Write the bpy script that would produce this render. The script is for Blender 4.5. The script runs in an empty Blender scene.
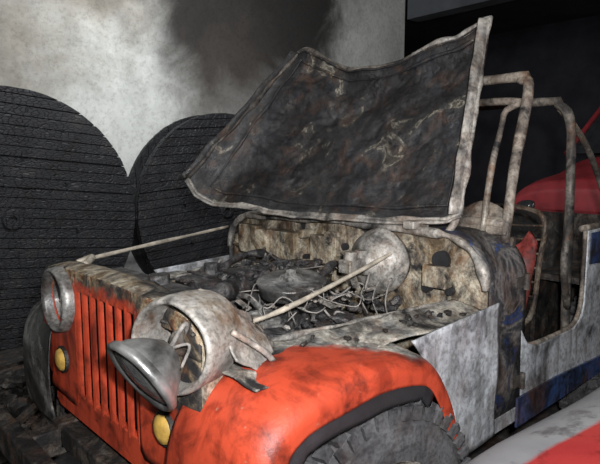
import bpy, bmesh, math, random
from mathutils import Vector, Matrix, noise
random.seed(7)
S=bpy.context.scene
COL=S.collection

# ------------------------------------------------------------ materials
def newmat(name):
    m=bpy.data.materials.new(name); m.use_nodes=True
    nt=m.node_tree; b=nt.nodes['Principled BSDF']
    return m,nt,b
def obj_coord(nt):
    return nt.nodes.new('ShaderNodeTexCoord').outputs['Object']
def mapping(nt,sc,off=(0,0,0)):
    mp=nt.nodes.new('ShaderNodeMapping'); mp.inputs['Scale'].default_value=sc; mp.inputs['Location'].default_value=off
    nt.links.new(obj_coord(nt),mp.inputs[0]); return mp.outputs[0]
def tex_noise(nt,scale,detail=8,rough=.6,dist=0.0,vec=None):
    n=nt.nodes.new('ShaderNodeTexNoise')
    n.inputs['Scale'].default_value=scale; n.inputs['Detail'].default_value=detail
    n.inputs['Roughness'].default_value=rough; n.inputs['Distortion'].default_value=dist
    nt.links.new(vec if vec is not None else obj_coord(nt),n.inputs['Vector'])
    return n.outputs['Fac']
def ramp(nt,fac,stops,interp='LINEAR'):
    r=nt.nodes.new('ShaderNodeValToRGB'); r.color_ramp.interpolation=interp
    e=r.color_ramp.elements
    while len(e)>1: e.remove(e[-1])
    e[0].position=stops[0][0]; c=stops[0][1]; e[0].color=(*c,1)
    for p,c in stops[1:]:
        k=e.new(p); k.color=(*c,1)
    nt.links.new(fac,r.inputs['Fac']); return r.outputs['Color']
def mixc(nt,fac,a,b,mode='MIX'):
    m=nt.nodes.new('ShaderNodeMix'); m.data_type='RGBA'; m.blend_type=mode
    for sock,v in ((m.inputs[0],fac),(m.inputs[6],a),(m.inputs[7],b)):
        if isinstance(v,(int,float)): sock.default_value=v
        elif isinstance(v,tuple): sock.default_value=(*v,1)
        else: nt.links.new(v,sock)
    return m.outputs[2]
def mth(nt,op,a,b=None,c=None):
    m=nt.nodes.new('ShaderNodeMath'); m.operation=op
    for i,v in enumerate((a,b,c)):
        if v is None: continue
        if isinstance(v,(int,float)): m.inputs[i].default_value=v
        else: nt.links.new(v,m.inputs[i])
    return m.outputs[0]
def bump(nt,b,h,strength=.4,dist=.01):
    n=nt.nodes.new('ShaderNodeBump'); n.inputs['Strength'].default_value=strength
    n.inputs['Distance'].default_value=dist
    nt.links.new(h,n.inputs['Height']); nt.links.new(n.outputs['Normal'],b.inputs['Normal'])
def plane_fac(nt,n,d,soft,ns=0.1,nscale=8):
    v=nt.nodes.new('ShaderNodeVectorMath'); v.operation='DOT_PRODUCT'
    nt.links.new(obj_coord(nt),v.inputs[0]); v.inputs[1].default_value=n
    nz=tex_noise(nt,nscale,6)
    f=mth(nt,'SUBTRACT',v.outputs['Value'],d)
    f=mth(nt,'ADD',f,mth(nt,'MULTIPLY',mth(nt,'SUBTRACT',nz,.5),ns*2))
    f=mth(nt,'MULTIPLY_ADD',f,1/soft,.5)
    m=nt.nodes.new('ShaderNodeClamp'); nt.links.new(f,m.inputs[0]); return m.outputs[0]

def simple(name,col,rough=.6,metal=0.0,var=.35,scale=12,bs=.2):
    m,nt,b=newmat(name)
    f=tex_noise(nt,scale,6)
    dark=tuple(c*(1-var) for c in col); lite=tuple(min(1,c*(1+var*.6)) for c in col)
    nt.links.new(ramp(nt,f,[(.3,dark),(.7,lite)]),b.inputs['Base Color'])
    b.inputs['Roughness'].default_value=rough; b.inputs['Metallic'].default_value=metal
    if bs: bump(nt,b,tex_noise(nt,scale*4,6),bs,.004)
    return m
W1=(1,1,1); K0=(0,0,0)
def burnt_color(nt,stops,scale,soot=.5,soot_scale=3.0,rust=.5,streak=.6):
    base=ramp(nt,tex_noise(nt,scale*.6,7,.62,1.0),stops)
    rf=ramp(nt,tex_noise(nt,scale*.9,7,.6,.8,mapping(nt,(1,1,1),(7,3,5))),[(.50,K0),(.68,W1)])
    base=mixc(nt,mth(nt,'MULTIPLY',rf,rust),base,(.17,.075,.03))
    st=ramp(nt,tex_noise(nt,1,6,.6,.6,mapping(nt,(scale*2.2,scale*2.2,scale*.45),(1,9,2))),[(.38,(.22,.20,.18)),(.58,W1)])
    base=mixc(nt,streak,base,st,'MULTIPLY')
    f=ramp(nt,tex_noise(nt,soot_scale,10,.68,1.1),[(soot-.07,K0),(soot+.08,W1)])
    base=mixc(nt,f,(.016,.015,.015),base)
    sp=ramp(nt,tex_noise(nt,scale*9,4,.6),[(.36,(.4,.38,.36)),(.55,W1)])
    return mixc(nt,.7,base,sp,'MULTIPLY')
def burnt(name,stops,scale=9,soot=.45,soot_scale=4,rough=.75,metal=.1,bs=.5,rust=.5,streak=.6):
    m,nt,b=newmat(name)
    nt.links.new(burnt_color(nt,stops,scale,soot,soot_scale,rust,streak),b.inputs['Base Color'])
    nt.links.new(ramp(nt,tex_noise(nt,scale,6),[(.35,(rough*.6,)*3),(.6,(min(1,rough*1.15),)*3)]),b.inputs['Roughness'])
    b.inputs['Metallic'].default_value=metal
    bump(nt,b,tex_noise(nt,scale*3,10,.65),bs,.008)
    return m

RED=(.46,.056,.022); PALE=(.60,.57,.49); GREY=(.27,.27,.26); RUST=(.20,.085,.035); BLK=(.015,.015,.016)
TAN=(.42,.33,.2); BLUE=(.03,.07,.22); WHITE=(.60,.63,.66)
def paint_burn(name,paint,planes,stops,scale=10,soot=.42,combine='MAXIMUM',rough=.35,stain=.5):
    m,nt,b=newmat(name)
    p=mixc(nt,ramp(nt,tex_noise(nt,6,10,.68,.8),[(.49,K0),(.66,(stain,)*3)]),paint,tuple(c*.08 for c in paint))
    st=ramp(nt,tex_noise(nt,1,6,.6,.4,mapping(nt,(16,16,3.2))),[(.36,(.35,.25,.2)),(.52,W1)])
    p=mixc(nt,.6,p,st,'MULTIPLY')
    p=mixc(nt,ramp(nt,tex_noise(nt,30,5,.6),[(.66,K0),(.74,(.6,)*3)]),p,(.3,.22,.16))
    bc=burnt_color(nt,stops,scale,soot,5)
    f=None
    for pl in planes:
        g=plane_fac(nt,*pl)
        f=g if f is None else mth(nt,combine,f,g)
    nt.links.new(mixc(nt,f,p,bc),b.inputs['Base Color'])
    nt.links.new(mth(nt,'MULTIPLY_ADD',f,.3,rough),b.inputs['Roughness'])
    bump(nt,b,tex_noise(nt,34,9,.7),.4,.005)
    return m
STP=[(.28,(.06,.055,.05)),(.42,GREY),(.52,PALE),(.62,(.36,.34,.30)),(.75,(.09,.08,.07))]
M_pale=burnt('burnt_pale_steel',STP,11,.455,5)
M_firewall=burnt('burnt_firewall',[(.30,(.07,.05,.04)),(.42,(.30,.22,.13)),(.52,(.60,.54,.42)),(.62,(.38,.31,.22)),(.75,(.06,.05,.045))],11,.46,6,.75,.1,.6,.7)
M_dark=burnt('charred_metal',[(.35,BLK),(.5,(.05,.045,.04)),(.6,(.14,.12,.1)),(.7,(.03,.03,.03))],14,.46,7,.7,.3,.8)
M_engine=burnt('charred_engine',[(.35,(.02,.02,.02)),(.5,(.06,.06,.063)),(.62,(.18,.175,.17)),(.70,(.04,.04,.04))],25,.42,8,.5,.3,1,.25,.3)
M_ash=burnt('ash_lumps',[(.35,(.08,.075,.07)),(.5,(.30,.28,.25)),(.62,(.5,.47,.42))],20,.36,10,.8,0,1)
M_hood_in=burnt('burnt_hood_inner',[(.30,(.010,.010,.011)),(.44,(.018,.019,.022)),(.53,(.042,.044,.047)),(.59,(.06,.055,.048)),(.63,(.34,.32,.26)),(.66,(.09,.08,.065))],11,.465,3.6,.62,.0,.9,.35,.3)
M_rim=burnt('burnt_hood_rim',[(.30,(.10,.095,.09)),(.44,(.30,.29,.27)),(.54,(.50,.47,.42)),(.64,(.26,.24,.21)),(.75,(.07,.06,.055))],9,.43,5,.6,.15,.5,.5,.5)
M_body=burnt('burnt_white_panel',[(.28,(.24,.24,.25)),(.44,(.48,.50,.53)),(.55,WHITE),(.66,(.33,.34,.36))],6,.39,3.5,.6,.05,.3,.4,.6)
M_cowl=burnt('burnt_blue_cowl',[(.30,BLK),(.43,(.05,.05,.055)),(.50,(.20,.19,.18)),(.56,(.05,.05,.055)),(.61,BLUE),(.66,(.05,.05,.06)),(.75,(.3,.28,.25))],9,.46,4,.6,.1,.6,.4,.5)
M_tube=burnt('burnt_tube_paint',[(.30,(.08,.065,.055)),(.45,(.24,.20,.165)),(.55,(.40,.36,.30)),(.68,(.15,.12,.09))],8,.43,5,.7,.1,.3,.7,.4)
M_tubed=burnt('charred_tube_paint',[(.30,(.04,.036,.032)),(.48,(.11,.097,.083)),(.58,(.26,.235,.20)),(.68,(.07,.06,.05))],8,.455,5,.7,.1,.3,.7,.4)
M_fender=paint_burn('red_fender_paint',RED,[((-1,-1,0),-.23,.05,.08,12),((0,-1,.0),-.785,.02,.012,12)],STP,12,.45,'MINIMUM',.5,.75)
M_grille=paint_burn('red_grille_paint',RED,[((0,0,1),1.005,.03,.06,14),((0,.8,.6),.93-.15,.06,.14,10),((0,-1,1),1.40,.06,.1,9)],
   [(.34,BLK),(.44,RUST),(.52,TAN),(.57,(.16,.13,.1)),(.7,BLK)],14,.48,'MAXIMUM',.5,.9)
M_fenderR=burnt('burnt_pale_fender',[(.30,(.02,.02,.02)),(.46,(.07,.07,.07)),(.56,(.50,.50,.48)),(.62,(.14,.14,.14)),(.72,(.03,.03,.03))],6,.47,4,.4,.25,.5,.2,.5)
M_bezel=burnt('sooty_lamp_ring',[(.30,(.06,.06,.06)),(.45,(.2,.2,.195)),(.55,(.42,.42,.40)),(.66,(.16,.155,.15))],9,.39,5,.4,.4,.3,.3,.4)
M_chrome=simple('sooty_chrome',(.34,.34,.33),.40,.7,.8,12,.4)
M_glass=simple('cloudy_lens',(.17,.175,.17),.22,.0,.8,12,.5)
M_lamp=simple('amber_lens',(.50,.31,.07),.4,0,.45,30,.1)
M_rubber=burnt('tyre_rubber',[(.35,(.03,.03,.032)),(.55,(.11,.11,.115)),(.7,(.05,.05,.05))],10,.34,5,.8,0,.3,.1,.2)
M_flare=simple('charred_rubber_flare',(.02,.02,.022),.5,0,.4,14,.4)
M_alu=burnt('scorched_booster',[(.30,(.13,.105,.08)),(.44,(.30,.29,.27)),(.55,(.47,.45,.41)),(.66,(.27,.23,.18))],9,.40,6,.5,.2,.3,.6,.4)
M_rod=simple('pale_rod',(.46,.41,.33),.6,.1,.6,20)
M_wire=simple('wire_ash',(.24,.22,.20),.8,0,.7,30)
M_seat=burnt('charred_seat',[(.3,BLK),(.5,(.10,.07,.05)),(.6,(.3,.26,.2)),(.7,(.06,.05,.05))],10,.42,6)
M_redint=burnt('red_interior_remains',[(.3,(.10,.02,.015)),(.5,(.36,.05,.04)),(.65,(.2,.04,.03))],6,.42,5,.6,0,.3)
M_blue=burnt('blue_paint_remains',[(.35,BLK),(.48,(.03,.05,.12)),(.58,(.05,.10,.26)),(.7,(.04,.04,.05))],6,.46,5,.5,0,.3)
def charwood():
    m,nt,b=newmat('charred_wood')
    v=nt.nodes.new('ShaderNodeTexVoronoi'); v.feature='DISTANCE_TO_EDGE'; nt.links.new(mapping(nt,(10,10,22)),v.inputs['Vector']); v.inputs['Scale'].default_value=2.2
    col=ramp(nt,tex_noise(nt,5,8,.7),[(.35,(.006,.006,.007)),(.55,(.014,.015,.018)),(.75,(.038,.035,.033))])
    nt.links.new(col,b.inputs['Base Color']); b.inputs['Roughness'].default_value=.6
    bump(nt,b,ramp(nt,v.outputs['Distance'],[(0,K0),(.12,W1)]),.6,.010)
    return m
M_char=charwood()

def wallmat():
    m,nt,b=newmat('sooty_plaster')
    tc=obj_coord(nt)
    def blob(c,r0,r1,ns=.9,sc=1.1,sx=1,sz=1):
        mp=nt.nodes.new('ShaderNodeMapping'); mp.inputs['Scale'].default_value=(sx,1,sz); nt.links.new(tc,mp.inputs[0])
        d=nt.nodes.new('ShaderNodeVectorMath'); d.operation='DISTANCE'
        nt.links.new(mp.outputs[0],d.inputs[0]); d.inputs[1].default_value=(c[0]*sx,c[1],c[2]*sz)
        f=mth(nt,'ADD',d.outputs['Value'],mth(nt,'MULTIPLY',mth(nt,'SUBTRACT',tex_noise(nt,sc,10,.62,.5),.5),ns*2))
        mr=nt.nodes.new('ShaderNodeMapRange'); mr.interpolation_type='SMOOTHSTEP'
        mr.inputs['From Min'].default_value=r0; mr.inputs['From Max'].default_value=r1
        mr.inputs['To Min'].default_value=1; mr.inputs['To Max'].default_value=0
        nt.links.new(f,mr.inputs['Value']); return mr.outputs[0]
    clean=ramp(nt,tex_noise(nt,2.2,10,.66,.3),[(.3,(.46,.475,.45)),(.5,(.62,.64,.61)),(.7,(.72,.73,.70))])
    brown=ramp(nt,tex_noise(nt,3.5,10,.7),[(.3,(.13,.115,.09)),(.7,(.30,.27,.22))])
    c=mixc(nt,mth(nt,'MULTIPLY',blob((.2,-3.4,2.8),.5,2.1),.85),clean,brown)
    c=mixc(nt,mth(nt,'MULTIPLY',blob((-1.5,-3.4,3.5),.5,1.5),.9),c,brown)
    c=mixc(nt,mth(nt,'MULTIPLY',blob((-3.3,-3.4,3.45),.85,1.6,.7,1.3,.80,1),.98),c,(.014,.012,.011))
    c=mixc(nt,mth(nt,'MULTIPLY',blob((-3.0,-3.4,2.3),.1,1.1,.9,1.6),.8),c,(.06,.05,.042))
    gr=ramp(nt,tex_noise(nt,26,8,.75),[(.36,(.6,.58,.56)),(.52,W1)])
    c=mixc(nt,.6,c,gr,'MULTIPLY')
    nt.links.new(c,b.inputs['Base Color']); b.inputs['Roughness'].default_value=.9
    bump(nt,b,tex_noise(nt,9,10,.7),.3,.02)
    return m
M_wall=wallmat()
M_soot=simple('sooty_concrete',(.035,.036,.045),.9,0,.5,2,.3)
M_ceil=simple('smoked_ceiling',(.06,.06,.065),.9,0,.5,1.5,.2)
M_beam=simple('smoked_beam',(.09,.10,.11),.85,0,.4,2,.2)
M_floor=burnt('ashy_floor',[(.35,BLK),(.5,(.05,.048,.045)),(.65,(.12,.11,.1))],5,.45,2,.9,0,.6)
M_glassdark=simple('dark_glass',(.03,.032,.035),.15,0,.4,10,0)

# ------------------------------------------------------------ mesh helpers
def mkobj(name,verts,faces,mat,parent=None,smooth=False,bevel=0,solid=0):
    me=bpy.data.meshes.new(name); me.from_pydata([tuple(v) for v in verts],[],faces); me.update()
    bm=bmesh.new(); bm.from_mesh(me); bmesh.ops.recalc_face_normals(bm,faces=bm.faces[:]); bm.to_mesh(me); bm.free()
    o=bpy.data.objects.new(name,me); COL.objects.link(o)
    if mat: me.materials.append(mat)
    if smooth:
        for p in me.polygons: p.use_smooth=True
    if solid:
        md=o.modifiers.new('s','SOLIDIFY'); md.thickness=solid; md.offset=0
    if bevel:
        md=o.modifiers.new('b','BEVEL'); md.width=bevel; md.segments=3; md.limit_method='ANGLE'
    if parent: o.parent=parent
    return o
class MB:
    def __init__(s): s.v=[]; s.f=[]
    def add(s,v,f):
        n=len(s.v); s.v+= [Vector(a) for a in v]; s.f+=[tuple(i+n for i in q) for q in f]
    def box(s,c,d,rot=None):
        c=Vector(c); hx,hy,hz=[k/2 for k in d]
        vs=[Vector((x,y,z)) for x in(-hx,hx) for y in(-hy,hy) for z in(-hz,hz)]
        if rot is not None: vs=[rot@v for v in vs]
        s.add([v+c for v in vs],[(0,1,3,2),(4,6,7,5),(0,4,5,1),(2,3,7,6),(0,2,6,4),(1,5,7,3)])
    def cyl(s,p0,p1,r0,r1=None,seg=24,caps=True):
        r1=r0 if r1 is None else r1
        p0=Vector(p0);p1=Vector(p1);d=(p1-p0).normalized()
        a=d.orthogonal().normalized(); b=d.cross(a)
        vs=[];fs=[]
        for p,r in((p0,r0),(p1,r1)):
            for i in range(seg):
                t=2*math.pi*i/seg; vs.append(p+(a*math.cos(t)+b*math.sin(t))*r)
        for i in range(seg): fs.append((i,(i+1)%seg,seg+(i+1)%seg,seg+i))
        if caps: fs.append(tuple(range(seg-1,-1,-1))); fs.append(tuple(range(seg,2*seg)))
        s.add(vs,fs)
    def rev(s,c,ax,prof,seg=32,wob=0):
        c=Vector(c);d=Vector(ax).normalized();a=d.orthogonal().normalized();b=d.cross(a)
        vs=[];fs=[]
        for h,r in prof:
            for i in range(seg):
                t=2*math.pi*i/seg
                p=c+d*h+(a*math.cos(t)+b*math.sin(t))*max(r,1e-4)
                if wob: p=p+Vector((noise.noise(p*9),noise.noise(p*9+Vector((5,0,0))),noise.noise(p*9+Vector((0,7,0)))))*wob
                vs.append(p)
        for j in range(len(prof)-1):
            for i in range(seg): fs.append((j*seg+i,j*seg+(i+1)%seg,(j+1)*seg+(i+1)%seg,(j+1)*seg+i))
        s.add(vs,fs)
    def tube(s,pts,r,seg=10,n=6,closed=False,wob=0):
        P=[Vector(p) for p in pts]
        if n>1 and len(P)>2:
            Q=[];L=len(P)
            for i in range(L if closed else L-1):
                g=lambda k:P[k%L] if closed else P[max(0,min(L-1,k))]
                a,b,c,d=g(i-1),g(i),g(i+1),g(i+2)
                for k in range(n):
                    t=k/n
                    Q.append(.5*((2*b)+(c-a)*t+(2*a-5*b+4*c-d)*t*t+(3*b-a-3*c+d)*t**3))
            if not closed: Q.append(P[-1])
            P=Q
        L=len(P); vs=[];fs=[]
        up=None
        for i in range(L):
            if closed: d=(P[(i+1)%L]-P[i-1])
            else: d=(P[min(i+1,L-1)]-P[max(i-1,0)])
            d.normalize()
            if up is None: up=d.orthogonal().normalized()
            up=(up-d*up.dot(d)); up.normalize(); b=d.cross(up)
            rr=r*(1+wob*noise.noise(P[i]*12))
            for k in range(seg):
                t=2*math.pi*k/seg; vs.append(P[i]+(up*math.cos(t)+b*math.sin(t))*rr)
        for i in range(L if closed else L-1):
            j=(i+1)%L
            for k in range(seg): fs.append((i*seg+k,i*seg+(k+1)%seg,j*seg+(k+1)%seg,j*seg+k))
        if not closed: fs.append(tuple(range(seg-1,-1,-1))); fs.append(tuple((L-1)*seg+k for k in range(seg)))
        s.add(vs,fs)
    def grid(s,fn,nu,nv):
        vs=[fn(i/nu,j/nv) for j in range(nv+1) for i in range(nu+1)]
        fs=[(j*(nu+1)+i,j*(nu+1)+i+1,(j+1)*(nu+1)+i+1,(j+1)*(nu+1)+i) for j in range(nv) for i in range(nu)]
        s.add(vs,fs)
    def prism(s,poly,axis,a,b):
        def P(p,t):
            return {'x':(t,p[0],p[1]),'y':(p[0],t,p[1]),'z':(p[0],p[1],t)}[axis]
        n=len(poly)
        vs=[P(p,a) for p in poly]+[P(p,b) for p in poly]
        fs=[(i,(i+1)%n,n+(i+1)%n,n+i) for i in range(n)]+[tuple(range(n-1,-1,-1)),tuple(range(n,2*n))]
        s.add(vs,fs)
    def obj(s,name,mat,parent=None,**k): return mkobj(name,s.v,s.f,mat,parent,**k)
def lerp_keys(keys,u):
    for (a,p),(b,q) in zip(keys,keys[1:]):
        if u<=b:
            t=(u-a)/(b-a); t=t*t*(3-2*t)*.35+t*.65
            return Vector(p).lerp(Vector(q),t)
    return Vector(keys[-1][1])
def empty(name):
    e=bpy.data.objects.new(name,None); COL.objects.link(e); e.empty_display_size=.3
    return e
def lump(mb,c,r,seed,sub=2):
    bm=bmesh.new(); bmesh.ops.create_icosphere(bm,subdivisions=sub,radius=1)
    sv=Vector((seed*1.7,seed*.9,seed*2.3)); sc=Vector((random.uniform(.6,1.5),random.uniform(.6,1.4),random.uniform(.4,.9)))
    vs=[]
    for v in bm.verts:
        p=v.co*(1+.6*noise.noise(v.co*1.8+sv)+.3*noise.noise(v.co*5+sv)); vs.append(Vector(c)+Vector((p.x*sc.x,p.y*sc.y,p.z*sc.z))*r)
    fs=[tuple(l.index for l in f.verts) for f in bm.faces]; bm.free(); mb.add(vs,fs)

# ------------------------------------------------------------ room
b=MB(); b.box((-1,-3.5,1.9),(10.1,.2,3.8)); b.obj('wall_left',M_wall)
b=MB(); b.box((-9.1,-.5,1.9),(.2,12,3.8)); b.obj('wall_back',M_soot)
b=MB(); b.box((-7.6,-6.4,1.9),(3.2,.2,3.8)); b.obj('wall_recess',M_soot)
b=MB(); b.box((-6.15,-5.0,1.9),(.2,2.8,3.8)); b.obj('wall_return',M_soot)
b=MB(); b.box((-2.5,4.6,1.9),(13.2,.2,3.8)); b.obj('wall_right',M_soot)
b=MB(); b.box((4.1,.6,1.9),(.2,8.2,3.8)); b.obj('wall_front',M_soot)
b=MB(); b.box((-2.5,-.9,-.05),(13.4,11.2,.1)); b.obj('floor',M_floor)
b=MB(); b.box((-2.5,-.9,3.85),(13.4,11.2,.1)); b.obj('ceiling',M_ceil)
b=MB(); b.box((-6.1,.6,3.64),(.25,7.8,.32)); b.obj('ceiling_beam',M_beam)

# ------------------------------------------------------------ cable reels
def reel(cx,cy,R,tilt,name='cable_reel'):
    e=empty(name)
    def flange(y0,y1,ang,nm,w=.078):
        mb=MB(); z=-R
        ca,sa=math.cos(ang),math.sin(ang)
        while z<R-.01:
            z1=min(z+w,R); g=.003
            a0,a1=z+g,z1-g
            pts=[]
            for i in range(7):
                zz=a0+(a1-a0)*i/6; xx=math.sqrt(max(R*R-zz*zz,0)); pts.append((xx*(1-.006*random.random()),zz))
            poly=pts+[(-x,zz) for x,zz in reversed(pts)]
            j=random.uniform(-.006,.006)
            P=[(cx+x*ca-zz*sa,R+x*sa+zz*ca) for x,zz in poly]
            mb.prism(P,'y',y0+j,y1+j)
            z=z1
        return mb.obj(nm,M_char,e,bevel=.003)
    flange(cy-.03,cy,tilt,'front_flange')
    flange(cy-.065,cy-.033,tilt+math.pi/2,'front_backing')
    flange(cy-.30,cy-.26,tilt+math.pi/2,'rear_flange')
    mb=MB()
    for i in range(22):
        a=2*math.pi*i/22
        mb.cyl((cx+.5*math.cos(a),cy-.26,R+.5*math.sin(a)),(cx+.5*math.cos(a),cy-.065,R+.5*math.sin(a)),.072,seg=8)
    mb.obj('drum_staves',M_char,e)
    mb=MB(); mb.rev((cx,cy,R),(0,1,0),[(-.01,.03),(.010,.03),(.012,.035),(.012,.07),(.004,.08)],28)
    for i in range(8):
        a=2*math.pi*i/8+.2
        mb.cyl((cx+.5*math.cos(a),cy-.01,R+.5*math.sin(a)),(cx+.5*math.cos(a),cy+.018,R+.5*math.sin(a)),.014,seg=6)
    mb.obj('hub_plate_and_bolts',M_char,e)
    return e
reel(-.55,-2.9,1.0,math.radians(5))
reel(-2.55,-2.92,.965,math.radians(-5))

# ------------------------------------------------------------ off-road car
J=empty('off_road_car')
HY=.352; HZ=.925
mb=MB()
for i in range(8):
    y=(i-3.5)*.064
    w=.034
    mb.prism([(-.006,y-w/2),(.000,y-w/2),(.004,y-w/2+.006),(.007,y),(.004,y+w/2-.006),(.000,y+w/2),(-.006,y+w/2),(.001,y)],'z',.585,.99)
mb.obj('grille_bars',M_grille,J)
def strip(poly,nm): 
    m=MB(); m.prism(poly,'x',-.022,.004); return m.obj(nm,M_grille,J,bevel=.004)
strip([(-.50,.975),(.50,.975),(.50,1.02),(.43,1.038),(0,1.045),(-.43,1.038),(-.50,1.02)],'grille_header')
strip([(-.42,.50),(.42,.50),(.46,.52),(.46,.60),(-.46,.60),(-.46,.52)],'grille_sill')
for s,n in((-1,'right'),(1,'left')):
    def plate(u,v,s=s):
        a=2*math.pi*u; c,sn=math.cos(a),math.sin(a)
        yi=.232-HY; yo=.56-HY; zt=1.02-HZ; zb=.55-HZ
        t=1e9
        if c>1e-6: t=min(t,yo/c)
        if c<-1e-6: t=min(t,yi/c)
        if sn>1e-6: t=min(t,zt/sn)
        if sn<-1e-6: t=min(t,zb/sn)
        r=.098+(t-.098)*v
        y,z=HY+r*c,HZ+r*sn
        if y>.52 and z>.97: k=(y-.52)+(z-.97); y-=k*.35; z-=k*.25
        if z<.70: y=min(y,.56-.35*(.70-z))
        return Vector((.002+.004*noise.noise(Vector((y*8,z*8,s))),s*y,z))
    mb=MB(); mb.grid(plate,96,8); mb.obj('lamp_plate_'+n,M_grille,J,solid=.006,smooth=True)
mb=MB()
prof=[(-.56,.80),(-.56,.90),(-.545,.97),(-.50,1.02),(-.43,1.038),(0,1.045)]
prof=prof+[(-y,z) for y,z in reversed(prof[:-1])]
def shell(u,v):
    k=u*(len(prof)-1); i=min(int(k),len(prof)-2); t=k-i
    y=prof[i][0]*(1-t)+prof[i+1][0]*t; z=prof[i][1]*(1-t)+prof[i+1][1]*t
    x=-.0-v*.11
    return Vector((x,y*(1-.05*v),z+.01*math.sin(v*3)-.01*v+.022*noise.noise(Vector((x*8,y*8,z*8)))*v))
mb.grid(shell,60,8); mb.obj('grille_top_shell',M_firewall,J,smooth=True,solid=.006)
mb=MB(); mb.prism([(-.46,.50),(.46,.50),(.54,.7),(.54,.98),(-.54,.98),(-.54,.7)],'x',-.13,-.125); mb.obj('slot_shade_sheet',M_flare,J)  # near-black sheet added behind the bars to stand in for shade in the slots
# headlights
mb=MB(); mb.rev((0,-HY,HZ),(1,0,0),[(-.09,.02),(-.085,.06),(-.04,.092),(.0,.100),(.03,.102),(.045,.106),(.042,.114),(.02,.119),(-.01,.12)],40,.004)
mb.obj('headlight_bucket_right',M_bezel,J,smooth=True)
mb=MB(); mb.rev((-.02,-HY,HZ),(1,0,0),[(.022,.001),(.014,.05),(-.004,.096)],32,.003); mb.obj('headlight_lens_right',M_glass,J,smooth=True)
cL=Vector((.01,.475,.955)); dL=Vector((.92,.36,.04)).normalized()
mb=MB(); mb.rev(cL,dL,[(-.10,.03),(-.095,.07),(-.06,.098),(.0,.102),(.03,.106),(.042,.110),(.044,.118),(.03,.124),(.0,.127),(-.06,.129),(-.11,.12)],44,.007)
mb.obj('headlight_bucket_left',M_alu,J,smooth=True)
mb=MB(); mb.rev(cL-dL*.05,dL,[(.0,.001),(-.01,.05),(-.03,.09)],32); mb.obj('headlight_socket_left',M_engine,J,smooth=True)
mb=MB()
for k in range(3):
    a=2.1*k+.5; u1=Vector((0,math.cos(a),math.sin(a)))
    mb.tube([cL+dL*.01+u1*.09,cL-dL*.03+u1*.05,cL-dL*.05],.004)
mb.rev(cL-dL*.02,dL,[(0,.03),(.015,.035),(.02,.03),(.02,.001)],20); mb.obj('bucket_brackets',M_tubed,J,smooth=True)
cH=Vector((.120,.505,.915)); dH=Vector((.80,.02,-.50)).normalized()
mb=MB(); mb.rev(cH,dH,[(-.085,.012),(-.08,.03),(-.05,.066),(-.02,.088),(.0,.098),(.012,.100),(.018,.096)],40,.003); mb.obj('hanging_lamp_reflector',M_chrome,J,smooth=True)
mb=MB(); mb.rev(cH,dH,[(.012,.095),(.018,.08),(.022,.06),(.026,.03),(.028,.001)],40); mb.obj('hanging_lamp_lens',M_glass,J,smooth=True)
mb=MB(); mb.rev(cH,dH,[(-.004,.098),(.006,.108),(.018,.110),(.025,.102),(.020,.090)],44,.003); mb.obj('hanging_lamp_bezel',M_chrome,J,smooth=True)
mb=MB(); mb.tube([cH-dH*.08,cH-dH*.12+Vector((0,.02,.04)),cL+Vector((-.02,0,.0))],.006)
mb.tube([cH-dH*.08,cH-dH*.11+Vector((0,.05,.0)),cL+Vector((.03,.06,-.04))],.004); mb.obj('lamp_wires',M_wire,J,smooth=True)
for s,n,yy in((-1,'right',.365),(1,'left',.385)):
    mb=MB(); mb.rev((0,s*yy,.695),(1,0,0),[(0,.050),(.014,.050),(.016,.044)],28); mb.obj('turn_lamp_rim_'+n,M_dark,J,smooth=True)
    mb=MB(); mb.rev((0,s*yy,.695),(1,0,0),[(.01,.044),(.024,.038),(.030,.02),(.031,.001)],28); mb.obj('turn_lamp_'+n,M_lamp,J,smooth=True)
mb=MB(); mb.box((-.17,0,.76),(.06,.62,.46)); mb.box((-.17,0,.99),(.09,.64,.06))
for i in range(40): mb.box((-.205,-.3+i*.6/39,.76),(.015,.005,.44))
mb.cyl((-.17,.05,1.0),(-.17,.05,1.05),.035); mb.obj('radiator',M_engine,J,bevel=.004)
mb=MB(); mb.box((.17,0,.40),(.06,1.5,.11)); mb.box((.07,-.36,.40),(.2,.07,.1)); mb.box((.07,.36,.40),(.2,.07,.1))
mb.box((-1.4,-.36,.42),(2.9,.07,.1)); mb.box((-1.4,.36,.42),(2.9,.07,.1)); mb.box((-.0,0,.42),(.08,.8,.08)); mb.obj('bumper_and_frame',M_dark,J,bevel=.008)

# fenders
fp=[(.02,.42),(.035,.56),(.03,.70),(-.005,.80),(-.07,.855),(-.16,.878),(-.35,.888),(-.56,.875),(-.66,.83),(-.74,.72),(-.80,.60),(-.84,.48)]
fi=[.42,.43,.455,.475,.475,.475,.50,.57,.66,.70,.715,.72]
nF=len(fp)-1
def fpath(k):
    k=max(0,min(nF,k)); i=min(int(k),nF-1); t=k-i
    g=lambda L,j:L[max(0,min(nF,j))]
    def cr(a,b,c,d): return .5*(2*b+(c-a)*t+(2*a-5*b+4*c-d)*t*t+(3*b-a-3*c+d)*t**3)
    return (cr(g(fp,i-1)[0],g(fp,i)[0],g(fp,i+1)[0],g(fp,i+2)[0]),cr(g(fp,i-1)[1],g(fp,i)[1],g(fp,i+1)[1],g(fp,i+2)[1]),cr(g(fi,i-1),g(fi,i),g(fi,i+1),g(fi,i+2)))
def ffr(k):
    x,z,yi=fpath(k); x2,z2,_=fpath(k+.05); x1,z1,_=fpath(k-.05)
    tx,tz=x2-x1,z2-z1; L=math.hypot(tx,tz); nx,nz=tz/L,-tx/L
    if (x+.43)*nx+(z-.37)*nz<0: nx,nz=-nx,-nz
    return x,z,yi,nx,nz
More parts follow.
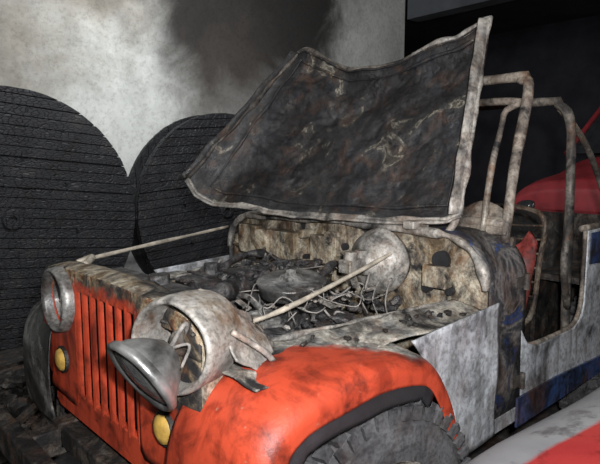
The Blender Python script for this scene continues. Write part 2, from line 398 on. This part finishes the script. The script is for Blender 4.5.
def fender(s,mat,name):
    def fn(u,v):
        x,z,yi,nx,nz=ffr(v*nF)
        if u<.62:
            t=u/.62; y=yi+(.735-yi)*t; off=.006*math.sin(t*math.pi)
        else:
            t=(u-.62)/.38
            if t<.7:
                a=t/.7*math.pi/2; y=.735+.075*math.sin(a); off=-.05*(1-math.cos(a))
            else: y=.81; off=-.05-.030*(t-.7)/.3
        nn=.012*noise.noise(Vector((x*5,y*5*s,z*5)))
        return Vector((x+nx*(off+nn),s*y,z+nz*(off+nn)))
    mb=MB(); mb.grid(fn,34,66); mb.obj(name,mat,J,smooth=True,solid=.006)
    mb=MB()
    def fl(u,v):
        x,z,yi,nx,nz=ffr(v*(nF-2.5))
        off=-.070-.055*u+.008*noise.noise(Vector((v*14,u,s)))
        return Vector((x+nx*off,s*(.818-.012*math.cos(u*3.1)-.02*u),z+nz*off))
    mb.grid(fl,5,50); mb.obj(name+'_flare',M_flare,J,smooth=True,solid=.012)
fender(1,M_fender,'front_fender_left'); fender(-1,M_fenderR,'front_fender_right')
for s,n in((1,'left'),(-1,'right')):
    mb=MB()
    def ap(u,v,s=s):
        x=-.05-u*1.0; y=.445+u*.155
        z=.89-.38*v+.012*noise.noise(Vector((x*9,s,v*4)))
        return Vector((x,s*(y-.03*v+.012*noise.noise(Vector((x*7,v*5,s)))),z))
    mb.grid(ap,40,10); mb.obj('inner_apron_'+n,M_firewall,J,smooth=True,solid=.006)
    mb=MB(); mb.tube([(-.05,s*.445,.895),(-.3,s*.483,.90),(-.6,s*.53,.905),(-1.05,s*.60,.91)],.009,8,8,wob=.9); mb.obj('apron_lip_'+n,M_rim,J,smooth=True)
    mb=MB()
    def ww(u,v,s=s):
        a=math.radians(-5+190*u); r=.42
        return Vector((-.43+r*math.cos(a)*.95,s*(.50+.10*v),.40+r*math.sin(a)))
    mb.grid(ww,30,3); mb.obj('wheel_well_liner_'+n,M_pale,J,smooth=True,solid=.004)
    mb=MB()
    def sh(u,v,s=s):
        x=-.06-1.0*u; yi=.45+.155*u; yo=.70 if u<.5 else .70+.06*(u-.5)*2
        y=yi+(yo-yi)*v
        z=.892-.006*v+.016*noise.noise(Vector((x*10,y*14,s*3)))+(.02*u*(1-v))
        if u<.45: z-=.012*v
        return Vector((x,s*y,z))
    mb.grid(sh,60,14); mb.obj('fender_shelf_'+n,M_pale,J,smooth=True,solid=.004)
mb=MB()
for i in range(22):
    x=random.uniform(-1.0,-.3); y=.46-.155*(x+.05)+random.uniform(.02,.14)
    lump(mb,(x,y,.905),random.uniform(.004,.014),900+i,1)
mb.obj('flaked_paint_bits',M_dark,J)

# wheels
def wheel(c,s,name,rot=0,R=.375,w=.22):
    R0=Matrix.Rotation(rot,4,'Z'); c=Vector(c)
    def T(p): return c+(R0@Vector(p))
    mb=MB(); prof=[(-w/2,.21),(-w/2-.005,.25),(-w/2+.0,.31),(-w/2+.02,R-.025),(-w/2+.035,R-.01),(w/2-.035,R-.01),(w/2-.02,R-.025),(w/2,.31),(w/2+.005,.25),(w/2,.21)]
    mb.rev((0,0,0),(0,1,0),prof,60)
    for i in range(44):
        a=2*math.pi*i/44
        for k,(yy,off) in enumerate(((-.078,0),(-.027,.5),(.027,0),(.078,.5))):
            aa=a+off*2*math.pi/44
            rot2=Matrix.Rotation(-aa,3,'Y')
            mb.box(rot2@Vector((R-.003,yy,0)),(.022,.04,.037),rot2@Matrix.Rotation(.25*(1 if k%2 else -1),3,'X'))
        for sd in(-1,1):
            rot2=Matrix.Rotation(-a,3,'Y')
            mb.box(rot2@Vector((R-.028,sd*(w/2-.002),0)),(.04,.012,.024),rot2)
    mb.v=[T(v) for v in mb.v]; mb.obj(name+'_tyre',M_rubber,J)
    mb=MB(); mb.rev((0,0,0),(0,s,0),[(-.09,.21),(.10,.215),(.105,.205),(.06,.19),(.03,.16),(.05,.10),(.06,.07),(.09,.06),(.10,.045),(.10,.001)],36)
    for i in range(5):
        a=2*math.pi*i/5; mb.cyl((.085*math.cos(a),s*.055,.085*math.sin(a)),(.085*math.cos(a),s*.075,.085*math.sin(a)),.01,seg=6)
    mb.v=[T(v) for v in mb.v]; mb.obj(name+'_rim',M_pale,J,smooth=True)
wheel((-.47,.69,.375),1,'front_wheel_left',math.radians(-6)); wheel((-.47,-.69,.375),-1,'front_wheel_right',math.radians(-6))
wheel((-2.5,.66,.375),1,'rear_wheel_left'); wheel((-2.5,-.66,.375),-1,'rear_wheel_right')
mb=MB(); mb.cyl((-.47,-.6,.38),(-.47,.6,.38),.04); mb.cyl((-2.5,-.6,.38),(-2.5,.6,.38),.04); mb.rev((-2.5,-.1,.38),(0,1,0),[(0,.02),(.04,.12),(.16,.12),(.2,.02)])
mb.obj('axles',M_dark,J)

# firewall and cowl
def arch(hw,top,r,bot,n=10):
    pts=[(hw,bot)]
    for k in range(n+1):
        a=math.pi/2*k/n; pts.append((hw-r+r*math.cos(a),top-r*.9+r*.9*math.sin(a)))
    for k in range(1,8): 
        t=k/8; pts.append(((hw-r)*(1-2*t),top+.012*math.sin(math.pi*t)))
    for k in range(n+1):
        a=math.pi/2+math.pi/2*k/n; pts.append((-(hw-r)+r*math.cos(a),top-r*.9+r*.9*math.sin(a)))
    pts.append((-hw,bot)); return pts
A=arch(.76,1.165,.2,.46)
mb=MB()
def fwall(u,v):
    y=-.75+1.5*u; ay=abs(y); top=1.165 if ay<.56 else 1.165-.18+.18*math.sqrt(max(0,1-((ay-.56)/.2)**2))
    z=.46+(top-.46)*v
    x=-1.06+.014*noise.noise(Vector((y*5,z*5,2)))+.010*math.sin(y*22)*(1 if z>.9 else 0)
    return Vector((x,y,z))
mb.grid(fwall,90,40); mb.obj('firewall',M_firewall,J,smooth=True,solid=.006)
mb=MB()
def cowl(u,v):
    k=u*(len(A)-1); i=min(int(k),len(A)-2); t=k-i
    y=A[i][0]*(1-t)+A[i+1][0]*t; z=A[i][1]*(1-t)+A[i+1][1]*t
    x=-1.03-v*.27
    return Vector((x,y,z+.006*noise.noise(Vector((x*9,y*9,z*9)))))
mb.grid(cowl,90,10); mb.obj('cowl_skin',M_cowl,J,smooth=True,solid=.008)
mb=MB(); mb.tube([(-1.025,y*.985,z-.006) for y,z in A if z>.8],.017,8,2,wob=.9); mb.obj('firewall_rim',M_rim,J,smooth=True)
for s,n in((1,'left'),(-1,'right')):
    mb=MB()
    def fsp(u,v,s=s):
        z=.44+(.90-.44)*v
        xf=-.86+.06*min(1,max(0,(z-.46)/.18))+ (.20*max(0,(z-.64)/.24))
        x=xf+(-1.09-xf)*u
        z=z+ .03*u*v
        return Vector((x,s*(.765+.008*noise.noise(Vector((x*6,z*6,s)))),z))
    mb.grid(fsp,24,24); mb.obj('front_side_panel_'+n,M_body,J,smooth=True,solid=.008)
    mb=MB(); mb.prism([(-1.04,.44),(-1.04,.5),(-1.30,.5),(-1.30,.44)],'y',s*.75,s*.765)
    mb.prism([(-1.29,.44),(-1.27,.80),(-1.33,.73),(-1.42,.70),(-1.78,.70),(-1.86,.74),(-1.88,.80),(-1.88,1.12),(-2.95,1.12),(-2.95,.55),(-2.88,.55),(-2.82,.72),(-2.68,.83),(-2.5,.85),(-2.3,.82),(-2.18,.70),(-2.1,.44)],'y',s*.745,s*.765)
    mb.obj('body_side_'+n,M_body,J,bevel=.004)
    mb=MB(); mb.prism([(-1.25,.42),(-1.25,.535),(-1.6,.53),(-2.12,.50),(-2.1,.42)],'y',s*.766,s*.775)
    mb.prism([(-1.90,1.11),(-1.90,.97),(-2.3,.95),(-2.9,1.0),(-2.9,1.11)],'y',s*.766,s*.771)
    mb.obj('blue_paint_patches_'+n,M_blue,J)
    mb=MB()
    for z in(.60,.98): mb.cyl((-1.275,s*.775,z-.03),(-1.275,s*.775,z+.03),.011,seg=10); mb.box((-1.24,s*.768,z),(.07,.008,.04))
    mb.obj('door_hinges_'+n,M_tubed,J)
    mb=MB(); mb.tube([(-1.86,s*.74,1.13),(-2.4,s*.74,1.135),(-2.95,s*.74,1.13)],.014,8,4); mb.obj('tub_rail_'+n,M_tube,J,smooth=True)
    mb=MB(); mb.tube([(-1.28,s*.75,1.0),(-1.29,s*.75,.80),(-1.34,s*.75,.725),(-1.45,s*.75,.705),(-1.76,s*.75,.705),(-1.85,s*.75,.75),(-1.88,s*.75,.86),(-1.88,s*.75,1.12)],.010,8,4); mb.obj('door_opening_trim_'+n,M_tube,J,smooth=True)
    mb=MB(); mb.box((-2.45,s*.60,.86),(.85,.28,.03)); mb.box((-2.45,s*.47,.68),(.85,.02,.36)); mb.obj('rear_wheel_box_'+n,M_dark,J)
mb=MB(); mb.box((-2.0,0,.49),(1.9,1.48,.03)); mb.box((-2.95,0,.80),(.03,1.5,.62)); mb.obj('tub_floor_and_tail',M_dark,J)
mb=MB(); mb.box((-1.28,0,1.05),(.03,1.44,.18)); mb.box((-1.22,.2,1.04),(.1,.3,.12)); mb.obj('dashboard',M_dark,J,bevel=.01)
mb=MB(); c=Vector((-1.45,.36,1.08)); d=Vector((-.8,0,.6)).normalized(); a=Vector((0,1,0)); bb=d.cross(a)
mb.tube([c+(a*math.cos(t*math.pi/8)+bb*math.sin(t*math.pi/8))*.19 for t in range(16)],.01,8,3,True)
for t in range(3): mb.tube([c,c+(a*math.cos(t*2.09+.5)+bb*math.sin(t*2.09+.5))*.19],.007)
mb.tube([c,c-d*.35],.015); mb.obj('steering_wheel',M_dark,J,smooth=True)
for s,n in((1,'left'),(-1,'right')):
    mb=MB(); y=s*.36
    mb.tube([(-1.45,y-.2,.72),(-1.78,y-.2,.70),(-1.86,y-.2,.95),(-1.92,y-.19,1.14),(-1.93,y-.1,1.2),(-1.93,y+.1,1.2),(-1.92,y+.19,1.14),(-1.86,y+.2,.95),(-1.78,y+.2,.70),(-1.45,y+.2,.72)],.012,8,5)
    mb.tube([(-1.45,y-.2,.72),(-1.43,y,.72),(-1.45,y+.2,.72)],.012)
    for k in range(6): mb.tube([(-1.48-.05*k,y-.2,.715),(-1.48-.05*k,y,.70),(-1.48-.05*k,y+.2,.715)],.005)
    for k in range(6): mb.tube([(-1.81-.02*k,y-.2,.80+.065*k),(-1.83-.02*k,y,.79+.065*k),(-1.81-.02*k,y+.2,.80+.065*k)],.005)
    mb.box((-1.62,y,.56),(.3,.34,.12)); mb.obj('seat_frame_'+n,M_seat,J,smooth=False)
    mb=MB()
    mb.grid(lambda u,v,y=y: Vector((-1.44-.34*u,y-.19+.38*v,.755+.02*math.sin(3.1*v)-.02*math.sin(3.1*u)+.025*noise.noise(Vector((u*5,v*5,y))))),16,16)
    mb.grid(lambda u,v,y=y: Vector((-1.80-.08*u+.02*math.sin(3.1*v)+.02*noise.noise(Vector((u*5,v*5,y+3))),y-.18+.36*v,.76+(.34-.08*abs(math.sin(v*7)))*u)),18,18)
    mb.obj('seat_cushion_'+n,M_redint,J,smooth=True,solid=.03)
# windshield frame
mb=MB()
mb.tube([(-1.24,.70,1.12),(-1.29,.70,1.40),(-1.375,.70,1.69),(-1.39,.66,1.735),(-1.39,.58,1.745),(-1.39,-.58,1.745),(-1.39,-.66,1.735),(-1.375,-.70,1.69),(-1.29,-.70,1.4),(-1.24,-.70,1.12)],.019,10,6,wob=.25)
mb.tube([(-1.22,.62,1.16),(-1.27,.62,1.40),(-1.345,.62,1.60),(-1.36,.58,1.655),(-1.36,-.58,1.655),(-1.345,-.62,1.60),(-1.27,-.62,1.4),(-1.22,-.62,1.16)],.013,8,6,wob=.3)
mb.tube([(-1.245,.7,1.19),(-1.245,0,1.20),(-1.245,-.7,1.19)],.018)
mb.obj('windshield_frame',M_tube,J,smooth=True)
mb=MB()
mb.grid(lambda u,v: Vector((-1.225-.05*v+.01*noise.noise(Vector((u*5,v*5,0))),.50+.21*u,1.15+(.08+.04*math.sin(u*3.5))*v)),14,8)
mb.obj('windshield_corner_gusset',M_tube,J,smooth=True,solid=.008)
# roll bar
mb=MB()
mb.tube([(-1.90,.68,.50),(-1.88,.68,.9),(-1.86,.68,1.35),(-1.85,.67,1.60),(-1.85,.61,1.68),(-1.85,.52,1.695),(-1.85,-.52,1.695),(-1.85,-.61,1.68),(-1.85,-.67,1.60),(-1.86,-.68,1.35),(-1.88,-.68,.9),(-1.90,-.68,.5)],.020,10,6,wob=.2)
for s in(1,-1): mb.tube([(-1.86,s*.62,1.66),(-2.2,s*.64,1.45),(-2.7,s*.66,.88)],.015,10,6)
mb.tube([(-1.88,.69,.76),(-1.79,.70,.98),(-1.86,.69,1.2)],.016,8,6)
mb.tube([(-1.76,.45,.55),(-1.72,.45,1.0),(-1.80,.45,1.28)],.012,8,6)
mb.obj('roll_bar',M_tubed,J,smooth=True)

# hood (open)
HB=[(0,(-.74,-.68,1.345)),(.04,(-.77,-.66,1.28)),(.11,(-.82,-.58,1.235)),(.3,(-.90,-.28,1.205)),(.55,(-.97,.05,1.195)),(.8,(-1.03,.36,1.20)),(.95,(-1.085,.55,1.205)),(1,(-1.10,.60,1.235))]
HT=[(0,(-1.22,-.40,1.965)),(.05,(-1.23,-.36,1.975)),(.2,(-1.25,-.22,1.91)),(.32,(-1.27,-.10,1.85)),(.45,(-1.285,.03,1.84)),(.6,(-1.30,.17,1.865)),(.85,(-1.335,.42,1.92)),(.95,(-1.345,.51,1.955)),(1,(-1.345,.55,1.97))]
def hood(u,v,amp=1):
    B=lerp_keys(HB,u); T=lerp_keys(HT,u)
    p=B.lerp(T,v)
    bul=math.sin(math.pi*u)**.6*math.sin(math.pi*v)**.6
    p=p+Vector((-.06,-.02,-.01))*bul
    e=noise.noise(Vector((u*6,v*6,9)))*.018
    p=p+Vector((e,e*.5,e*.8))
    n=noise.noise(Vector((u*3,v*3,1)))*.030+noise.noise(Vector((u*9,v*9,5)))*.010+noise.noise(Vector((u*30,v*30,5)))*.006
    p=p+Vector((n,n*.4,0))*amp*min(1,8*u,8*(1-u),8*v,8*(1-v))
    return p
mb=MB(); mb.grid(hood,110,90); mb.obj('hood_panel',M_hood_in,J,smooth=True,solid=.008)
mb=MB()
per=[hood(i/50,0,0) for i in range(51)]+[hood(1,i/26,0) for i in range(1,27)]+[hood(1-i/50,1,0) for i in range(1,18)]
mb.tube([p+Vector((.010,.0,0)) for p in per],.010,10,1,False,wob=1.1)
mb.obj('hood_rim',M_rim,J,smooth=True)
mb=MB()
per=[hood(1-i/50,1,0) for i in range(17,51)]+[hood(0,1-i/26,0) for i in range(1,27)]
mb.tube([p+Vector((.008,.0,0)) for p in per],.009,10,1,False,wob=1.3)
mb.obj('hood_rim_charred',M_tubed,J,smooth=True)
mb=MB()
def inset(u,v): return hood(.06+.88*u,.07+.86*v,.5)+Vector((.012,.006,0))
per2=[inset(i/30,0) for i in range(31)]+[inset(1,i/16) for i in range(1,17)]+[inset(1-i/30,1) for i in range(1,31)]+[inset(0,1-i/16) for i in range(1,16)]
mb.tube(per2,.006,8,1,True,wob=1.2)
mb.obj('hood_inner_ribs',M_hood_in,J,smooth=True)
mb=MB()
mb.grid(lambda u,v: hood(1,u,0)+Vector((.06*v+.01*noise.noise(Vector((u*9,v,0))),.004*v-.02*v*v,-.004*v)),34,3)
mb.grid(lambda u,v: hood(u,0,0)+Vector((.035*v,.02*v,-.012*v+.008*noise.noise(Vector((u*12,v,3)))*v)),70,2)
mb.obj('hood_skirt',M_rim,J,smooth=True,solid=.007)
mb=MB()
mb.grid(lambda u,v: hood(0,u,0)+Vector((.05*v,-.012*v,0)),24,2)
mb.grid(lambda u,v: hood(u,1,0)+Vector((.02*v,0,-.012*v)),60,2)
mb.obj('hood_skirt_charred',M_hood_in,J,smooth=True,solid=.007)
mb=MB()
for y in(-.35,.45): mb.box((-1.03,y,1.185),(.1,.05,.03))
mb.tube([(-1.06,.56,1.15),(-1.09,.58,1.20),(-1.10,.58,1.25)],.014)
mb.obj('hood_hinges',M_rim,J,bevel=.004)

# engine
mb=MB()
mb.box((-.60,-.02,.70),(.62,.26,.34)); mb.box((-.60,.17,.82),(.5,.14,.10))
for i in range(6): 
    x=-.37-.09*i
    mb.tube([(x,.10,.84),(x,.2,.86),(x-.01,.26,.78)],.022)
    mb.cyl((x,-.20,.90),(x,-.25,.96),.012,seg=8)
mb.cyl((-.24,0,.80),(-.27,0,.80),.11); mb.cyl((-.22,0,.66),(-.26,0,.66),.08)
for k in range(4):
    r=Matrix.Rotation(k*math.pi/2+.3,3,'X'); mb.box(Vector((-.235,0,.80))+r@Vector((0,0,.11)),(.012,.07,.16),r@Matrix.Rotation(.4,3,'Z'))
mb.obj('engine_block',M_engine,J,bevel=.012)
mb=MB()
mb.prism([(-.16,.86),(.04,.86),(.04,.95),(.02,.985),(-.02,1.0),(-.10,1.0),(-.14,.985),(-.16,.95)],'x',-.92,-.34)
for i in range(5): mb.box((-.40-.11*i,-.06,1.003),(.02,.17,.008))
mb.cyl((-.45,-.06,.995),(-.45,-.06,1.04),.03); mb.obj('valve_cover',M_engine,J,bevel=.01)
mb=MB(); mb.rev((-.62,.20,.935),(.1,.1,1),[(0,.05),(.0,.09),(.01,.115),(.045,.12),(.055,.125),(.06,.12),(.066,.09),(.066,.045),(.075,.04),(.08,.02),(.095,.018),(.097,.001)],36,.006); mb.obj('air_cleaner',M_bezel,J,smooth=True)
mb=MB()
mb.cyl((-.30,.30,.87),(-.44,.30,.87),.062,seg=24); mb.cyl((-.27,.30,.87),(-.29,.30,.87),.045,seg=20); mb.cyl((-.29,.30,.87),(-.30,.30,.87),.05,.062)
for k in range(12):
    a=k*math.pi/6; mb.box((-.37,.30+.063*math.cos(a),.87+.063*math.sin(a)),(.12,.006,.012),Matrix.Rotation(a,3,'X'))
mb.tube([(-.40,.30,.94),(-.42,.20,.96),(-.44,.10,.94)],.010,8,5); mb.obj('alternator',M_bezel,J)
mb=MB()
for i in range(190):
    x=random.uniform(-1.0,-.22); y=random.uniform(-.43,.42); z=.845+random.uniform(0,.055)
    lump(mb,(x,y,z),random.uniform(.012,.040),i)
for i in range(34):
    x=random.uniform(-.9,-.3); y=random.uniform(-.18,.08); lump(mb,(x,y,.995+random.uniform(0,.015)),random.uniform(.008,.024),i+300)
for i in range(22):
    x=random.uniform(-.95,-.25); y=random.uniform(-.38,.36); z=.90+random.uniform(0,.08); r=Matrix.Rotation(random.uniform(0,3),3,'Z')@Matrix.Rotation(random.uniform(-.7,.7),3,'Y')
    mb.box((x,y,z),(random.uniform(.06,.16),random.uniform(.02,.06),.008),r)
mb.obj('engine_char_lumps',M_engine,J)
mb=MB()
for i in range(120):
    x=random.uniform(-1.0,-.25); y=random.uniform(-.45,.46); z=.88+random.uniform(0,.08)
    lump(mb,(x,y,z),random.uniform(.004,.016),i+500,1)
for i in range(10):
    x=random.uniform(-.98,-.3); y=random.uniform(-.4,.42); z=.93+random.uniform(0,.05); r=Matrix.Rotation(random.uniform(0,3),3,'Z')@Matrix.Rotation(random.uniform(-.8,.8),3,'Y')
    mb.box((x,y,z),(random.uniform(.03,.09),random.uniform(.01,.03),.005),r)
mb.obj('ash_flakes',M_ash,J)
mb=MB()
for i in range(50):
    x=random.uniform(-1.0,-.35); y=random.uniform(-.25,.46); z=random.uniform(.90,.99)
    d=Vector((random.uniform(-.2,.2),random.uniform(-.16,.16),random.uniform(-.06,.06)))
    p=Vector((x,y,z)); q=p+d; q.x=max(q.x,-1.04)
    mb.tube([p,p+d*.3+Vector((0,0,random.uniform(-.03,.03))),p+d*.7+Vector((0,random.uniform(-.05,.05),random.uniform(-.04,.02))),q],random.choice([.0018,.0025,.004]),7,5)
for k in range(3):
    mb.tube([(-1.03,.30+.05*k,1.0-.02*k),(-.95,.30+.05*k,.97),(-.88,.31+.06*k,.91),(-.90,.33+.05*k,.84)],.003,8,6)
mb.obj('burnt_wiring',M_wire,J,smooth=True)
mb=MB()
mb.tube([(-.20,.15,.98),(-.30,.17,.99),(-.40,.12,.97),(-.46,.02,.95)],.024,12,6,wob=.8)
mb.tube([(-.2,-.2,.62),(-.3,-.25,.6),(-.4,-.2,.65)],.026)
mb.tube([(-.6,-.25,.95),(-.75,-.30,1.0),(-.9,-.30,1.0),(-1.04,-.28,.9)],.015,10,6,wob=.8)
mb.tube([(-.68,.26,.98),(-.80,.22,1.02),(-.95,.12,1.0),(-1.04,.10,.94)],.013,10,6,wob=.6)
mb.obj('hoses',M_engine,J,smooth=True)
mb=MB(); mb.rev((-1.05,.30,1.03),(1,.12,.0),[(0,.10),(.02,.118),(.05,.123),(.055,.131),(.065,.131),(.07,.123),(.10,.108),(.125,.07),(.13,.04),(.17,.038),(.17,.001)],40,.006); mb.obj('brake_booster',M_alu,J,smooth=True)
mb=MB(); mb.box((-.86,.30,1.03),(.13,.06,.05)); mb.cyl((-.83,.30,1.04),(-.83,.30,1.085),.026); mb.cyl((-.89,.30,1.04),(-.89,.30,1.085),.026); mb.obj('master_cylinder',M_alu,J,bevel=.004)
mb=MB()
mb.box((-1.03,-.02,1.04),(.06,.16,.12)); mb.box((-1.02,-.28,1.02),(.09,.2,.16)); mb.box((-1.03,.55,1.0),(.05,.1,.08)); mb.box((-1.02,-.55,1.04),(.06,.14,.14))
mb.cyl((-1.05,.12,.93),(-.96,.12,.93),.045); mb.cyl((-1.05,-.14,1.1),(-.98,-.14,1.1),.02)
mb.cyl((-1.05,-.42,1.05),(-.96,-.42,1.05),.05); mb.cyl((-1.05,.02,1.1),(-.99,.02,1.1),.025)
mb.tube([(-1.02,-.70,1.0),(-1.0,-.4,.96),(-1.02,0,.98),(-1.0,.2,.95)],.010,8,6,wob=.4)
mb.obj('firewall_boxes',M_firewall,J,bevel=.008)
mb=MB(); 
for (y,z,r) in((.56,1.06,.035),(.50,.95,.018),(.60,.95,.015),(.08,1.06,.016),(-.16,.98,.022)):
    mb.cyl((-1.06,y,z),(-1.03,y,z),r,seg=20)
mb.obj('firewall_grommets',M_flare,J)
mb=MB(); mb.box((-.80,-.42,.84),(.26,.18,.18)); mb.box((-.35,-.38,.80),(.2,.14,.2)); mb.obj('battery',M_pale,J,bevel=.01)
mb=MB(); mb.tube([(-.10,-.47,1.035),(-.5,-.58,1.06),(-.98,-.70,1.09)],.008,8,5,wob=.4)
mb.tube([(-.06,.46,.97),(-.31,.43,.955),(-.7,.405,1.02),(-1.04,.39,1.095)],.008,8,5,wob=.4)
mb.tube([(-.1,-.40,1.03),(-.16,-.47,1.045),(-.12,-.52,1.02)],.014,8,4)
mb.obj('stay_rods',M_rod,J,smooth=True)
# bent inner-fender bracket plate behind the left lamp bucket
mb=MB()
def sheet(u,v):
    x=-.07-.17*u; y=.44+.17*v
    z=1.055-.10*u-.20*max(0,v-.35)+.012*noise.noise(Vector((u*4,v*4,3)))+(.02 if v<.08 else 0)
    return Vector((x,y,z))
mb.grid(sheet,26,26); mb.obj('bent_bracket_plate',M_alu,J,smooth=True,solid=.005)
mb=MB(); mb.tube([(-.10,.46,1.03),(-.2,.50,.97),(-.26,.52,.90)],.010,8,5,wob=.5); mb.tube([(-.08,.58,.99),(-.16,.60,.93),(-.20,.60,.89)],.008,8,5); mb.obj('lamp_bucket_brackets',M_rim,J,smooth=True)

# ------------------------------------------------------------ neighbouring cars
def car(name,xf,yc,L,hw,paint,zs=1.0,square=0,h1=None):
    e=empty(name)
    st=[(0,.30,.54,.62),(-.03,.24,.62,.72),(-.12,.20,.665,.80),(-.35,.19,.69,.90),(-.8,.19,.72,.97),(-1.2,.19,.78,1),(-2.6,.19,.84,1),(-3.4,.2,.84,.98),(-3.75,.24,.80,.9),(-3.85,.3,.7,.8)]
    st=[(x*L/3.85,a*zs,b_*zs,w+(1-w)*square) for x,a,b_,w in st]
    def sec(k):
        i=min(int(k),len(st)-2); t=k-i; return [st[i][j]*(1-t)+st[i+1][j]*t for j in range(4)]
    def fn(u,v):
        x,zl,zh,w=sec(v*(len(st)-1)); a=2*math.pi*u; ca,sa=math.cos(a),math.sin(a)
        ex=.38; yy=math.copysign(abs(ca)**ex,ca); zz=math.copysign(abs(sa)**(.45),sa)
        z=(zl+zh)/2+(zh-zl)/2*zz+ (.03*(1-yy*yy) if zz>0 else 0)
        return Vector((xf+x -.10*L/3.85*(yy*yy)*((1-v/.3) if v<.3 else 0),yc+hw*w*yy,z))
    mb=MB(); mb.grid(fn,72,60); mb.f.append(tuple(range(0,72))); mb.obj('body_shell',paint,e,smooth=True)
    mb=MB(); h0=.80*zs; h1=h1 or 1.35*zs
    P=[(-1.2,h0),(-1.75,h1-.03),(-2.0,h1),(-2.9,h1),(-3.15,h1-.04),(-3.55,h0)]
    vs=[];k=L/3.85
    for x,z in P:
        t=(z-h0)/(h1-h0); w=hw*(.94-.16*t)
        vs+=[(xf+x*k,yc-w,z),(xf+x*k,yc+w,z)]
    fs=[(2*i,2*i+1,2*i+3,2*i+2) for i in range(len(P)-1)]+[tuple(2*i for i in range(len(P))),tuple(2*i+1 for i in range(len(P)))]
    mb.add(vs,fs); mb.obj('cabin_glass',M_glassdark,e,bevel=.03)
    mb=MB(); mb.prism([(xf+x*k,z) for x,z in ((-1.72,h1-.02),(-2.0,h1+.015),(-2.9,h1+.015),(-3.18,h1-.02),(-2.9,h1-.02),(-2.0,h1-.02))],'y',yc-hw*.79,yc+hw*.79)
    for s in(-1,1):
        for x0,x1 in((-1.2,-1.76),(-2.35,-2.35),(-3.55,-3.12)):
            mb.tube([(xf+x0*k,yc+s*hw*.945,h0),(xf+x1*k,yc+s*hw*.79,h1-.01)],.025)
    mb.obj('roof_and_pillars',paint,e)
    mb=MB()
    for wx in(-.75,-3.0):
        for s in(-1,1): mb.rev((xf+wx*k,yc+s*(hw-.12),.3),(0,s,0),[(-.1,.18),(-.1,.28),(-.08,.3),(.08,.3),(.1,.28),(.1,.18),(.07,.16),(.09,.05),(.09,.001)],30)
    mb.obj('wheels',M_rubber,e)
    mb=MB()
    for s in(-1,1): mb.rev((xf-.10,yc+s*hw*.80,.55*zs),(1,s*.25,.75),[(0,.09),(.045,.085),(.055,.05),(.057,.001)],24)
    mb.box((xf+.0,yc,.36*zs),(.04,hw*1.0,.10)); mb.obj('headlamps_and_grille',M_glassdark,e,smooth=True)
    return e
def scorched():
    m,nt,b=newmat('scorched_car_paint')
    f=plane_fac(nt,(0,-1,0),-1.12,.015,.015,6)
    g=ramp(nt,tex_noise(nt,3,6),[(.3,(.24,.24,.25)),(.7,(.38,.38,.38))])
    r=ramp(nt,tex_noise(nt,3,6),[(.3,(.38,.03,.03)),(.7,(.52,.06,.05))])
    c=mixc(nt,f,r,g); dk=ramp(nt,tex_noise(nt,9,8,.7),[(.34,(.2,.18,.17)),(.46,W1)])
    nt.links.new(mixc(nt,.7,c,dk,'MULTIPLY'),b.inputs['Base Color']); b.inputs['Roughness'].default_value=.5
    return m
PC=car('parked_car',-.40,1.755,3.5,.86,scorched(),.99,.85)
th=math.radians(-10); pv=Vector((-.62,.93,0)); R3=Matrix.Rotation(th,3,'Z')
PC.rotation_euler=(0,0,th); PC.location=pv-R3@pv
M_car2=simple('dull_red_paint',(.26,.022,.028),.6,0,.5,4,.1)
car('parked_car.001',-4.0,.25,3.9,1.0,M_car2,1.92,.9,2.1)

# ------------------------------------------------------------ debris
mb=MB()
for i in range(120):
    a=random.uniform(0,6.28); r=random.random()**.5
    x=-.2+1.1*r*math.cos(a); y=-1.45+.55*r*math.sin(a)
    h=.30*(1-r)
    lump(mb,(x,y,h*random.random()+.02),random.uniform(.04,.11),i+200)
for i in range(30):
    x=random.uniform(-1,.8); y=random.uniform(-1.9,-1.1); r=Matrix.Rotation(random.uniform(0,3),3,'Z')@Matrix.Rotation(random.uniform(-.3,.3),3,'Y')
    mb.box((x,y,.15+random.random()*.1),(random.uniform(.2,.5),.04,.02),r)
mb.obj('debris_pile',M_dark)

# ------------------------------------------------------------ lights
def area(name,loc,target,size,power,col):
    l=bpy.data.lights.new(name,'AREA'); l.size=size; l.energy=power; l.color=col
    o=bpy.data.objects.new(name,l); o.location=loc; COL.objects.link(o)
    o.rotation_euler=(Vector(target)-Vector(loc)).to_track_quat('-Z','Y').to_euler()
area('key_lamp',(1.4,1.4,2.9),(-.6,-.2,.9),.4,26,(1,.98,.95))
area('flash_lamp',(.66,1.76,1.52),(-1.3,-.4,1.15),.06,60,(.98,.98,1))
area('wall_lamp',(-1.4,-1.4,3.6),(-2.3,-3.4,1.9),.6,82,(.97,.98,1))
area('fill_lamp',(-1.2,3.6,3.0),(-1.2,0,.9),1.5,12,(.9,.95,1))
area('rear_added_fill',(-2.6,2.2,3.3),(-4.6,.2,1.2),.6,14,(1,.95,.9))  # fill light added to brighten the red car behind; no fixture there
w=bpy.data.worlds.new('World'); S.world=w; w.use_nodes=True
w.node_tree.nodes['Background'].inputs[0].default_value=(.5,.55,.6,1); w.node_tree.nodes['Background'].inputs[1].default_value=.15

# ------------------------------------------------------------ camera
cam=bpy.data.cameras.new('camera'); cam.sensor_fit='HORIZONTAL'; cam.sensor_width=36; cam.lens=558/600*36
co=bpy.data.objects.new('camera',cam); COL.objects.link(co); co.location=(.719,1.695,1.401)
yaw,pit=3.966,-.116
d=Vector((math.cos(yaw)*math.cos(pit),math.sin(yaw)*math.cos(pit),math.sin(pit)))
co.rotation_euler=d.to_track_quat('-Z','Y').to_euler(); cam.clip_start=.05
S.camera=co
try: S.view_settings.view_transform='Standard'
except Exception as ex: print(ex)
